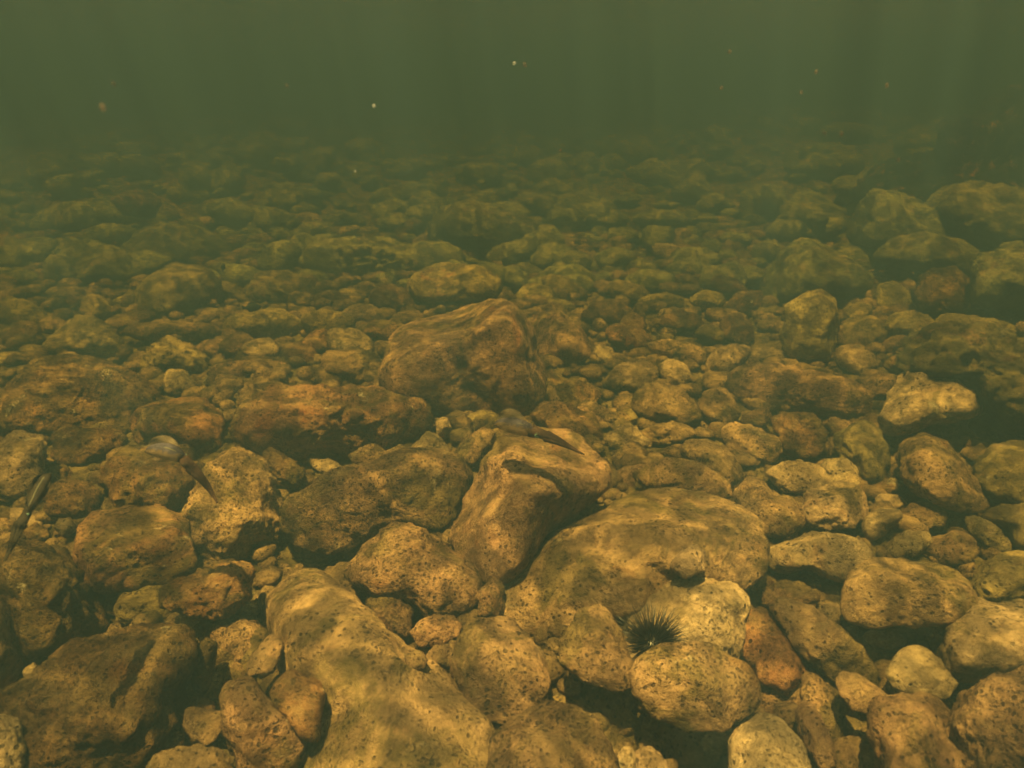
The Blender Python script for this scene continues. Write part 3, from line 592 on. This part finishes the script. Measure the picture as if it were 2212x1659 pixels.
while n_auto < BUDGET and tries < 60000:
    tries += 1
    frac = tries / 60000
    x = random.uniform(5, 2207); y = random.uniform(470, 1655)
    P0, d, t = ground_hit(x, y, 0.03)
    lo, hi = (0.045, 0.10) if y < 900 else (0.025, 0.06)
    sz = hi * (1 - frac) ** 1.0 + lo * frac
    rx = sz / t * FPX * random.uniform(0.8, 1.3); ry = rx * (0.42 + 0.35 * (-d[2])) * random.uniform(0.85, 1.25)
    if rx < 9: continue
    yi, xi = int(y / 4), int(x / 4)
    sl = mask[max(0, int((y - ry * .8) / 4)):int((y + ry * .8) / 4) + 1, max(0, int((x - rx * .8) / 4)):int((x + rx * .8) / 4) + 1]
    if sl.size == 0 or mask[min(yi, mask.shape[0]-1), min(xi, mask.shape[1]-1)] or sl.mean() > 0.22: continue
    a0 = random.uniform(-0.4, 0.4); pts = []
    for k in range(11):
        a = k / 11 * 2 * math.pi; r_ = random.uniform(0.86, 1.12)
        px, py = rx * r_ * math.cos(a), ry * r_ * math.sin(a)
        pts.append((x + px * math.cos(a0) - py * math.sin(a0), y + px * math.sin(a0) + py * math.cos(a0)))
    near = np.hypot(centres[:, 0] - x, (centres[:, 1] - y) * 1.3) - sizes_px * 0.35
    order = np.argsort(near)
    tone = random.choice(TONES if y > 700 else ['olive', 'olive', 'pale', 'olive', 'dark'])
    lab = None
    kind = 'stone' if rx > 26 else 'pebble'
    size_w = 'small ' if rx < 30 else ''
    for j in order[:4]:
        dx, dy = x - centres[j, 0], y - centres[j, 1]
        if abs(dx) > abs(dy) * 1.2: rel = 'right of' if dx > 0 else 'left of'
        else: rel = 'below' if dy > 0 else 'above'
        cand = f"{size_w}{WORD[tone]} {kind} {rel} the {cut(SHORT[j], 10)}"
        if cand not in used and len(cand.split()) <= 16: lab = cand; break
    if lab is None: continue
    used.add(lab)
    seed += 1
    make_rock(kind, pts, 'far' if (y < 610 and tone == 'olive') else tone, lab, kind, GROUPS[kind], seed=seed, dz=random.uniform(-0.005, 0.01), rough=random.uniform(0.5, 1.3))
    mask |= fill(pts); n_auto += 1
print('rocks', len(rocks), 'auto', n_auto, 'tries', tries)

# gravel in the gaps, and the uncountable rocks that fade into the distance
def scatter(name, n, posf, sizef, mat, label, cat, sub=2):
    U, Fc = ico(sub); Vs, Fs = [], []; k = 0
    for i in range(n):
        r = rng
        x, y = posf(); s = sizef(x, y)
        g = r.normal(size=(5, 3)); g /= np.linalg.norm(g, axis=1)[:, None]
        rho = (1 + ((np.clip(U @ g.T, 0, 1) / 0.75) ** 8).sum(1)) ** (-1 / 8)
        P = U * rho[:, None] * np.array([1, r.uniform(.6, 1), r.uniform(.4, .75)]) * s
        P += U * (noise(U * 1.7 + i) * 0.14 * s)[:, None]
        a = r.uniform(0, 6.28); ca, sa = math.cos(a), math.sin(a)
        P = P @ np.array([[ca, -sa, 0], [sa, ca, 0], [0, 0, 1]]).T
        z = bedz(np.array([x]), np.array([y]))[0] + s * 0.4
        Vs.append(P + np.array([x, y, z])); Fs.append(Fc + k); k += len(U)
    o = link(name, mesh_np(name, np.concatenate(Vs), np.concatenate(Fs), mat))
    return tag(o, label, cat, kind='stuff')
def p_near():
    y = 0.35 + 4.2 * rng.random() ** 1.4; return rng.uniform(-1.15, 1.15) * (y + 0.6), y
scatter('gravel', 14500, p_near, lambda x, y: (0.008 + 0.034 * rng.random() ** 1.8) * (0.7 + 0.3 * y), M['tan'], 'gravel and rubble filling the gaps between the rocks', 'gravel')
def p_far():
    y = 3.6 + 13 * rng.random() ** 1.3; return rng.uniform(-0.95, 0.95) * (y + 0.3), y
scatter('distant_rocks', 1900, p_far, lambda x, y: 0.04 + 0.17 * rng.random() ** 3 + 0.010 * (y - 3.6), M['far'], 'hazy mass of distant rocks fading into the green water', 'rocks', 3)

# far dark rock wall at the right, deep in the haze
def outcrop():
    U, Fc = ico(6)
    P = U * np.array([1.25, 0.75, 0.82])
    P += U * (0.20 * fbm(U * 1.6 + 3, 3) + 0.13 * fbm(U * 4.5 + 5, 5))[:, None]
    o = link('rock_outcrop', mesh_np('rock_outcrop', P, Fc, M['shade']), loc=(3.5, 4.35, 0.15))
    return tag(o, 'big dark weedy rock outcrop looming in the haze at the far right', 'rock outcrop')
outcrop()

# ---------------------------------------------------------------- animals
def frame_at(x, y, t):
    d = ray(x, y); right = np.cross(d, [0, 0, 1]); right /= np.linalg.norm(right)
    return CAMP + d * t, right, np.cross(right, d), d

def tube(path, rad, sides=20, flat=1.0, wdir=None, cap=True):
    path = np.array(path, float); n = len(path)
    T = np.gradient(path, axis=0); T /= np.linalg.norm(T, axis=1)[:, None]
    V = []
    a = np.arange(sides) / sides * 2 * np.pi
    for i in range(n):
        w_ = wdir - T[i] * wdir.dot(T[i]); w_ /= np.linalg.norm(w_); b_ = np.cross(T[i], w_)
        V.append(path[i] + rad[i] * (np.cos(a)[:, None] * b_ + flat * np.sin(a)[:, None] * w_))
    V = np.concatenate(V); F = []
    for i in range(n - 1):
        for k in range(sides):
            k2 = (k + 1) % sides
            F.append((i*sides+k, i*sides+k2, (i+1)*sides+k2, (i+1)*sides+k))
    if cap:
        V = np.vstack([V, path[0] - T[0] * rad[0] * .6, path[-1] + T[-1] * rad[-1] * .6]); m = len(V)
        for k in range(sides):
            k2 = (k + 1) % sides
            F.append((m-2, k2, k, k)); F.append((m-1, (n-1)*sides+k, (n-1)*sides+k2, (n-1)*sides+k2))
    return V, F

def mesh_list(name, parts, mats):
    import bmesh
    me = bpy.data.meshes.new(name); Vs, Fs, mi = [], [], []; k = 0
    for (V, F, m) in parts:
        Vs += [tuple(v) for v in V]
        for f in F:
            g = []
            for q_ in f:
                if q_ + k not in g: g.append(q_ + k)
            Fs.append(g); mi.append(m)
        k += len(V)
    me.from_pydata(Vs, [], Fs)
    for m in mats: me.materials.append(m)
    me.polygons.foreach_set('material_index', mi); me.polygons.foreach_set('use_smooth', [True] * len(Fs))
    me.update(); return me

def skin_mat(name, c1, c2, spots, alpha=1.0, scale=60):
    m, t, b = node_mat(name); q = N(t)
    tc = q.n('ShaderNodeTexCoord'); v = tc.outputs['Object']
    base = q.mix(q.ramp(q.noise(v, scale, 4, .6), .35, .65), c1, c2)
    vo = q.n('ShaderNodeTexVoronoi'); vo.inputs['Scale'].default_value = scale * 6; q.l(v, vo.inputs['Vector'])
    base = q.mix(q.ramp(vo.outputs['Distance'], .12, .3, .6, 0), base, spots)
    q.l(base, b.inputs['Base Color']); b.inputs['Roughness'].default_value = 0.75; b.inputs['Specular IOR Level'].default_value = 0.1
    b.inputs['Alpha'].default_value = alpha
    return m
SK_MANTLE = skin_mat('squid_mantle_skin', (0.062, 0.053, 0.070), (0.04, 0.034, 0.047), (0.03, 0.02, 0.02), 0.85)
SK_BELLY = skin_mat('squid_belly_skin', (0.22, 0.155, 0.10), (0.17, 0.12, 0.08), (0.10, 0.07, 0.04), 0.5)
SK_ARM = skin_mat('squid_arm_skin', (0.10, 0.055, 0.032), (0.06, 0.033, 0.02), (0.05, 0.02, 0.01), 0.8)
SK_FIN = skin_mat('squid_fin_skin', (0.26, 0.20, 0.13), (0.2, 0.15, 0.1), (0.16, 0.12, 0.08), 0.25)
SK_DARK = skin_mat('dark_squid_skin', (0.045, 0.036, 0.02), (0.03, 0.024, 0.014), (0.02, 0.015, 0.01), 0.85)
SK_STRIPE = skin_mat('pale_stripe_skin', (0.13, 0.12, 0.08), (0.09, 0.085, 0.055), (0.09, 0.085, 0.055), 1)
EYE = skin_mat('squid_eye_skin', (0.16, 0.26, 0.21), (0.10, 0.17, 0.14), (0.1, 0.15, 0.12), 1, 200)
PUP = skin_mat('black_pupil', (0.01, 0.012, 0.012), (0.01, 0.012, 0.012), (0.01, 0.01, 0.01), 1)

def spline(pts, n):
    pts = np.array(pts, float); m = len(pts)
    t = np.linspace(0, m - 1, n); out = []
    for s in t:
        i = min(int(s), m - 2); f = s - i
        p0, p1, p2, p3 = pts[max(i-1, 0)], pts[i], pts[i+1], pts[min(i+2, m-1)]
        out.append(0.5 * ((2*p1) + (-p0+p2)*f + (2*p0-5*p1+4*p2-p3)*f*f + (-p0+3*p1-3*p2+p3)*f**3))
    return np.array(out)

def squid(label, spine, t, eye_px, eye_r, fin=None, dark=False, stripe=True, armfrac=0.0):
    """spine: (x, y, radius, depth offset) in picture units; mantle tail first, arm tips last; head = index of the neck"""
    c = np.mean([s[:2] for s in spine], 0)
    C, right, up, d = frame_at(*c, t); k = t / FPX
    P = np.array([[(x - c[0]) * k, -(y - c[1]) * k, dz] for x, y, r, dz in spine])
    Rr = np.array([r * k for _, _, r, _ in spine])
    W = lambda p: p[0] * right + p[1] * up + p[2] * d
    root = bpy.data.objects.new('squid', None); COL.objects.link(root); root.location = C; root.empty_display_size = 0.02
    tag(root, label, 'squid', 'reef squids hovering over the rocks')
    SP = spline(np.c_[P, Rr], 44); path = np.array([W(p) for p in SP[:, :3]]); rad = np.clip(SP[:, 3], 0.0006, 1)
    nm = int(44 * fin[2])                      # where mantle meets head
    upn = up
    parts = []
    V, F = tube(path[:nm + 1], rad[:nm + 1], 24, 0.85, upn)
    F2 = [f for f in F]
    cen = path[:nm + 1]
    mi = []
    for f in F2:
        pt = V[f[0]]; j = np.argmin(((cen - pt) ** 2).sum(1))
        mi.append(0 if (pt - cen[j]).dot(upn) > rad[j] * 0.0 else 1)
    fr = [f for f, m_ in zip(F2, mi) if m_ == 0]; bl = [f for f, m_ in zip(F2, mi) if m_ == 1]
    parts.append((V, fr, 0)); parts.append((V, bl, 1))
    na = int(44 * fin[3])                      # where head meets arms
    V, F = tube(path[nm - 1:na + 3], np.r_[rad[nm-1:na+1] * 1.0, rad[na+1] * .7, rad[na+2] * .3], 20, 0.9, upn)
    parts.append((V, F, 2))
    # eight tapering arms, held together
    ap = path[na - 1:]; ar = rad[na - 1:]; L_ = len(ap)
    Tn = (ap[-1] - ap[0]); Tn /= np.linalg.norm(Tn)
    sd = np.cross(Tn, d); sd /= np.linalg.norm(sd)
    for a in range(8):
        an = a / 8 * 2 * math.pi
        off = (math.cos(an) * sd + math.sin(an) * d)
        q_ = np.array([ap[i] + off * ar[i] * 0.72 for i in range(L_)])
        wob = np.sin(np.linspace(0, 3, L_) + a) * 0.0012
        q_ += sd * wob[:, None]
        V, F = tube(q_, np.clip(ar * 0.40 * np.linspace(1, 0.5, L_), 0.0005, 1), 8, 1, up)
        parts.append((V, F, 2))
    mats = [SK_DARK, SK_DARK, SK_DARK] if dark else [SK_MANTLE, SK_BELLY, SK_ARM]
    link('body', mesh_list('squid_body', parts, mats), root)
    # undulating fins along both sides of the mantle
    f0, f1 = int(44 * fin[0]), int(44 * fin[1])
    for sgn in (1, -1):
        Vv = []; Ff = []; m = f1 - f0
        for i in range(m + 1):
            j = f0 + i; s_ = i / m
            wd = math.sin(math.pi * min(1, s_ * 1.02)) ** 0.8 * fin[4] * k * (1 if sgn > 0 else 0.55)
            Tn_ = path[min(j + 1, 43)] - path[max(j - 1, 0)]; Tn_ /= np.linalg.norm(Tn_)
            sdn = np.cross(d, Tn_) * -1; sdn /= np.linalg.norm(sdn)
            if sdn.dot(up) < 0: sdn = -sdn
            base = path[j] + sgn * sdn * rad[j] * 0.8
            for h in range(4):
                Vv.append(base + sgn * sdn * wd * h / 3 + d * math.sin(s_ * 9 + h * .6) * 0.003 * h)
        for i in range(m):
            for h in range(3):
                a_ = i * 4 + h; Ff.append((a_, a_ + 1, a_ + 5, a_ + 4))
        fo = link('fin', mesh_list('squid_fin', [(np.array(Vv), Ff, 0)], [SK_DARK if dark else SK_FIN]), root)
        so = fo.modifiers.new('thickness', 'SOLIDIFY'); so.thickness = 0.0012
    # a pale line along the back
    if stripe:
        a_, b_ = int(44 * .12), int(44 * fin[2] * .92)
        q_ = np.array([path[j] - d * rad[j] * 0.86 + up * rad[j] * 0.35 for j in range(a_, b_)])
        V, F = tube(q_, np.full(len(q_), 0.0011), 8, 1, up)
        link('back_stripe', mesh_list('back_stripe', [(V, F, 0)], [SK_STRIPE]), root)
    # eyes, one on each side of the head
    hx = (eye_px[0] - c[0]) * k; hy = -(eye_px[1] - c[1]) * k
    for sgn in (1, -1):
        U, Fc = ico(3)
        e = hx * right + hy * up
        j = np.argmin([np.linalg.norm(p - e) for p in path])
        base = e - d * rad[j] * 1.05 if sgn > 0 else 2 * path[j] - e + d * rad[j] * 0.75
        er = eye_r * k
        eo = link('eye', mesh_np('squid_eye', U * er * np.array([1, .8, 1]), Fc, EYE), root, base)
        pu = U * er * 0.5 * np.array([1.2, .6, .45])
        link('pupil', mesh_np('squid_pupil', pu, Fc, PUP), eo, -d * er * 0.62 if sgn > 0 else d * er * .62)
    return root

squid('grey and brown squid hovering above the block shaped boulder in the centre',
      [(1069, 919, 5, 0.03), (1082, 917, 14, .02), (1104, 919, 20, .01), (1128, 925, 20, 0), (1150, 932, 15, 0), (1166, 936, 12, -.01), (1182, 942, 11, -.01), (1206, 952, 7.5, -.02), (1232, 965, 4, -.02), (1260, 979, 1, -.03)],
      1.42, (1161, 940), 7, fin=(0.03, 0.36, 0.45, 0.66, 20))
squid('grey squid with drooping reddish arms over the round flecked boulder at left',
      [(341, 964, 5, .03), (352, 964, 13, .02), (370, 970, 18, .01), (387, 981, 17, 0), (398, 993, 11, 0), (404, 1004, 11, -.01), (411, 1017, 9.5, -.01), (420, 1036, 7, -.02), (430, 1060, 5, -.02), (439, 1091, 1, -.03)],
      1.35, (399, 1006), 5, fin=(0.03, 0.36, 0.45, 0.64, 15))
squid('almost black squid with a pale back line near the left edge',
      [(108, 1056, 4, .03), (99, 1062, 10, .02), (85, 1077, 12, .01), (70, 1096, 10, 0), (57, 1112, 8, 0), (48, 1122, 9, -.01), (40, 1132, 7, -.01), (30, 1146, 5, -.02), (20, 1160, 3, -.02), (10, 1174, 1, -.03)],
      1.15, (43, 1124), 2.2, fin=(0.05, 0.36, 0.45, 0.60, 6), dark=True)

def fish(label, x, y, t, L, ang, mat):
    C, right, up, d = frame_at(x, y, t); k = t / FPX; L *= k
    root = bpy.data.objects.new('fish', None); COL.objects.link(root); root.location = C; root.empty_display_size = 0.02
    tag(root, label, 'fish', 'little dark fish near the bottom')
    ax = math.cos(ang) * right + math.sin(ang) * up; ay = np.cross(ax, d); ay = -ay if ay.dot(up) < 0 else ay
    s = np.array([-.42, -.34, -.2, 0, .18, .34, .44, .5]); hh = np.array([.05, .09, .18, .24, .24, .18, .10, .03]); 
    S = spline(np.c_[s, hh], 24)
    V, F = tube(np.array([ax * a * L for a in S[:, 0]]), np.clip(S[:, 1], .01, 1) * L, 16, 1.0, d * 1.0)
    V = V - np.outer(V @ d, d) * 0.55
    link('body', mesh_list('fish_body', [(V, F, 0)], [mat]), root)
    def finm(name, pts):
        P = np.array([ax * a * L + ay * b * L for a, b in pts]); n = len(P)
        V = np.vstack([P + d * .0008, P - d * .0008])
        F = [tuple(range(n)), tuple(range(2*n-1, n-1, -1))] + [(i, (i+1) % n, n + (i+1) % n, n + i) for i in range(n)]
        me = bpy.data.meshes.new(name); me.from_pydata([tuple(v) for v in V], [], F); me.materials.append(mat)
        link(name, me, root)
    finm('tail_fin', [(-.4, .05), (-.58, .17), (-.53, 0), (-.58, -.17), (-.4, -.05)])
    finm('dorsal_fin', [(-.25, .14), (-.22, .27), (.0, .31), (.2, .26), (.25, .2), (0, .2)])
    finm('anal_fin', [(-.25, -.14), (-.22, -.26), (.0, -.27), (.05, -.2)])
    for sg in (-1, 1):
        U, Fc = ico(2); link('eye', mesh_np('fish_eye', U * .03 * L, Fc, SK_STRIPE), root, ax * .36 * L + ay * .05 * L + d * sg * .06 * L)
FM = skin_mat('dark_fish_skin', (0.025, 0.03, 0.022), (0.018, 0.02, 0.015), (0.03, 0.035, 0.025), 1, 120)
fish('small dark oval fish above the bright topped pale boulder', 545, 664, 2.75, 33, R(-3), FM)
fish('tiny dark fish in front of the ripple crossed slab in the distance', 482, 577, 3.4, 15, R(70), FM)

# sea urchin
def urchin():
    C, right, up, d = frame_at(1408, 1392, 1.30)
    k = 1.30 / FPX
    root = bpy.data.objects.new('sea_urchin', None); COL.objects.link(root); root.location = C; root.empty_display_size = 0.02
    tag(root, 'black long spined sea urchin in the hollow behind the rounded boulder', 'sea urchin')
    m, t_, b = node_mat('urchin_black'); q = N(t_)
    tc = q.n('ShaderNodeTexCoord')
    q.l(q.mix(q.ramp(q.noise(tc.outputs['Object'], 60), .4, .6), (0.012, 0.010, 0.009), (0.03, 0.024, 0.02)), b.inputs['Base Color'])
    b.inputs['Roughness'].default_value = 0.35
    U, Fc = ico(4); P = U * np.array([1, 1, .75]) * 27 * k
    P += U * (noise(U * 14) * 1.2 * k)[:, None]
    link('test', mesh_np('urchin_test', P, Fc, m), root)
    axis = np.array([-0.06, -0.25, 1.0]); axis /= np.linalg.norm(axis)
    dirs = []
    n = 640
    for i in range(n):
        z = 1 - 2 * (i + .5) / n; ph = i * 2.39996
        v = np.array([math.sqrt(1-z*z) * math.cos(ph), math.sqrt(1-z*z) * math.sin(ph), z]) + rng.normal(size=3) * .06
        v /= np.linalg.norm(v)
        if v.dot(axis) > 0.02: dirs.append(v)
    dirs.sort(key=lambda v: -(v.dot(up) - .3 * v.dot(d)))
    rest = []
    for i, v in enumerate(dirs):
        L = rng.uniform(62, 88) * k; 
        wv = np.array([0.3, 0.9, 0.2]); bend = np.cross(v, wv) * L * rng.uniform(-.05, .05)
        path = np.array([v * 18 * k, v * (18 * k + L * .35) + bend * .5, v * L * .75 + bend, v * L])
        V, F = tube(path, np.array([1.25, .95, .6, .2]) * k, 5, 1, wv)
        if i < 98: link('spine', mesh_list('urchin_spine', [(V, F, 0)], [m]), root)
        else: rest.append((V, F, 0))
    o = link('spines', mesh_list('urchin_spines', rest, [m]), root); o['kind'] = 'stuff'
urchin()

# specks drifting in the water
def speck(x, y, t, r_px, col, label):
    C, right, up, d = frame_at(x, y, t); k = t / FPX
    U, Fc = ico(2); P = U * (1 + 0.35 * noise(U * 2.2 + x))[:, None] * r_px * k * np.array([1, .6, 1.2])
    m, t_, b = node_mat('drifting_flake'); q = N(t_)
    tc = q.n('ShaderNodeTexCoord')
    q.l(q.mix(q.noise(tc.outputs['Generated'], 6), col, tuple(c * .7 for c in col)), b.inputs['Base Color'])
    b.inputs['Roughness'].default_value = .9; b.inputs['Alpha'].default_value = 0.95 if col[0] > .8 else 0.28
    tag(link('drifting_speck', mesh_np('drifting_speck', P, Fc, m), loc=C), label, 'speck', 'specks drifting in the water')
W_, O_ = (0.9, 0.85, 0.7), (0.20, 0.12, 0.06)
for a in [
 (808, 229, .6, 1.9, W_, 'brightest white speck floating in open water left of centre'),
 (1111, 137, .6, 1.6, W_, 'bright white speck high in the water at the centre'),
 (1134, 140, .8, 3.6, O_, 'faint orange speck just right of the high white speck'),
 (767, 370, .7, 1.2, W_, 'tiniest white dot above the distant rocks left of centre'),
 (222, 232, .5, 4.2, O_, 'blurry orange speck in the green water at the upper left'),
 (245, 181, .6, 3.4, O_, 'dimmer orange speck just above the blurry one at upper left'),
 (620, 185, .6, 2.2, O_, 'small reddish speck left of the brightest white speck'),
 (1211, 325, .8, 2.8, O_, 'dull speck just above the distant rocks at the centre'),
 (1576, 112, .8, 3.0, O_, 'faint speck highest in the water right of centre'),
 (1558, 190, .8, 3.0, O_, 'faint curved speck below the highest one right of centre'),
 (1763, 155, .8, 2.6, O_, 'thin speck alone in the upper right water'),
 (1731, 199, .8, 2.6, O_, 'dull speck below the thin one in the upper right water'),
 (1916, 185, .8, 3.0, O_, 'speck above the dark outcrop near the right side'),
 (1818, 290, .7, 3.4, O_, 'right one of a pair of orange specks left of the dark outcrop'),
 (1781, 288, .7, 2.8, O_, 'left one of a pair of orange specks left of the dark outcrop'),
 (1941, 345, .7, 2.8, O_, 'reddish speck in front of the dark outcrop'),
]: speck(*a)

# ---------------------------------------------------------------- the murky water itself
m, t_, b = node_mat('murky_water'); t_.nodes.remove(b)
pv = t_.nodes.new('ShaderNodeVolumePrincipled')
SIG_S = (0.0180, 0.0325, 0.0390)          # scattering and extinction of the water, per metre
SIG_T = (0.50, 0.54, 0.82)
DENS = 0.9
colr = [c / DENS for c in SIG_S]
absb = [max(0.0, 1 - (tt - ss) / (DENS * (1 - c))) ** 2 for tt, ss, c in zip(SIG_T, SIG_S, colr)]
pv.inputs['Color'].default_value = (*colr, 1)
pv.inputs['Absorption Color'].default_value = (*absb, 1)
pv.inputs['Density'].default_value = DENS
pv.inputs['Anisotropy'].default_value = 0.0
t_.links.new(pv.outputs[0], t_.nodes['Material Output'].inputs['Volume'])
x0, x1, y0, y1, z0, z1 = -25, 25, -9, 25, -1.4, SURF_Z + 0.1
V = np.array([[x, y, z] for x in (x0, x1) for y in (y0, y1) for z in (z0, z1)], float)
Fq = np.array([[0, 1, 3, 2], [4, 6, 7, 5], [0, 4, 5, 1], [2, 3, 7, 6], [0, 2, 6, 4], [1, 5, 7, 3]])
hz = link('haze', mesh_np('haze', V, Fq, m, smooth=False))
tag(hz, kind='stuff'); hz['label'] = 'green murky sea water filling the whole scene'; hz['category'] = 'water haze'
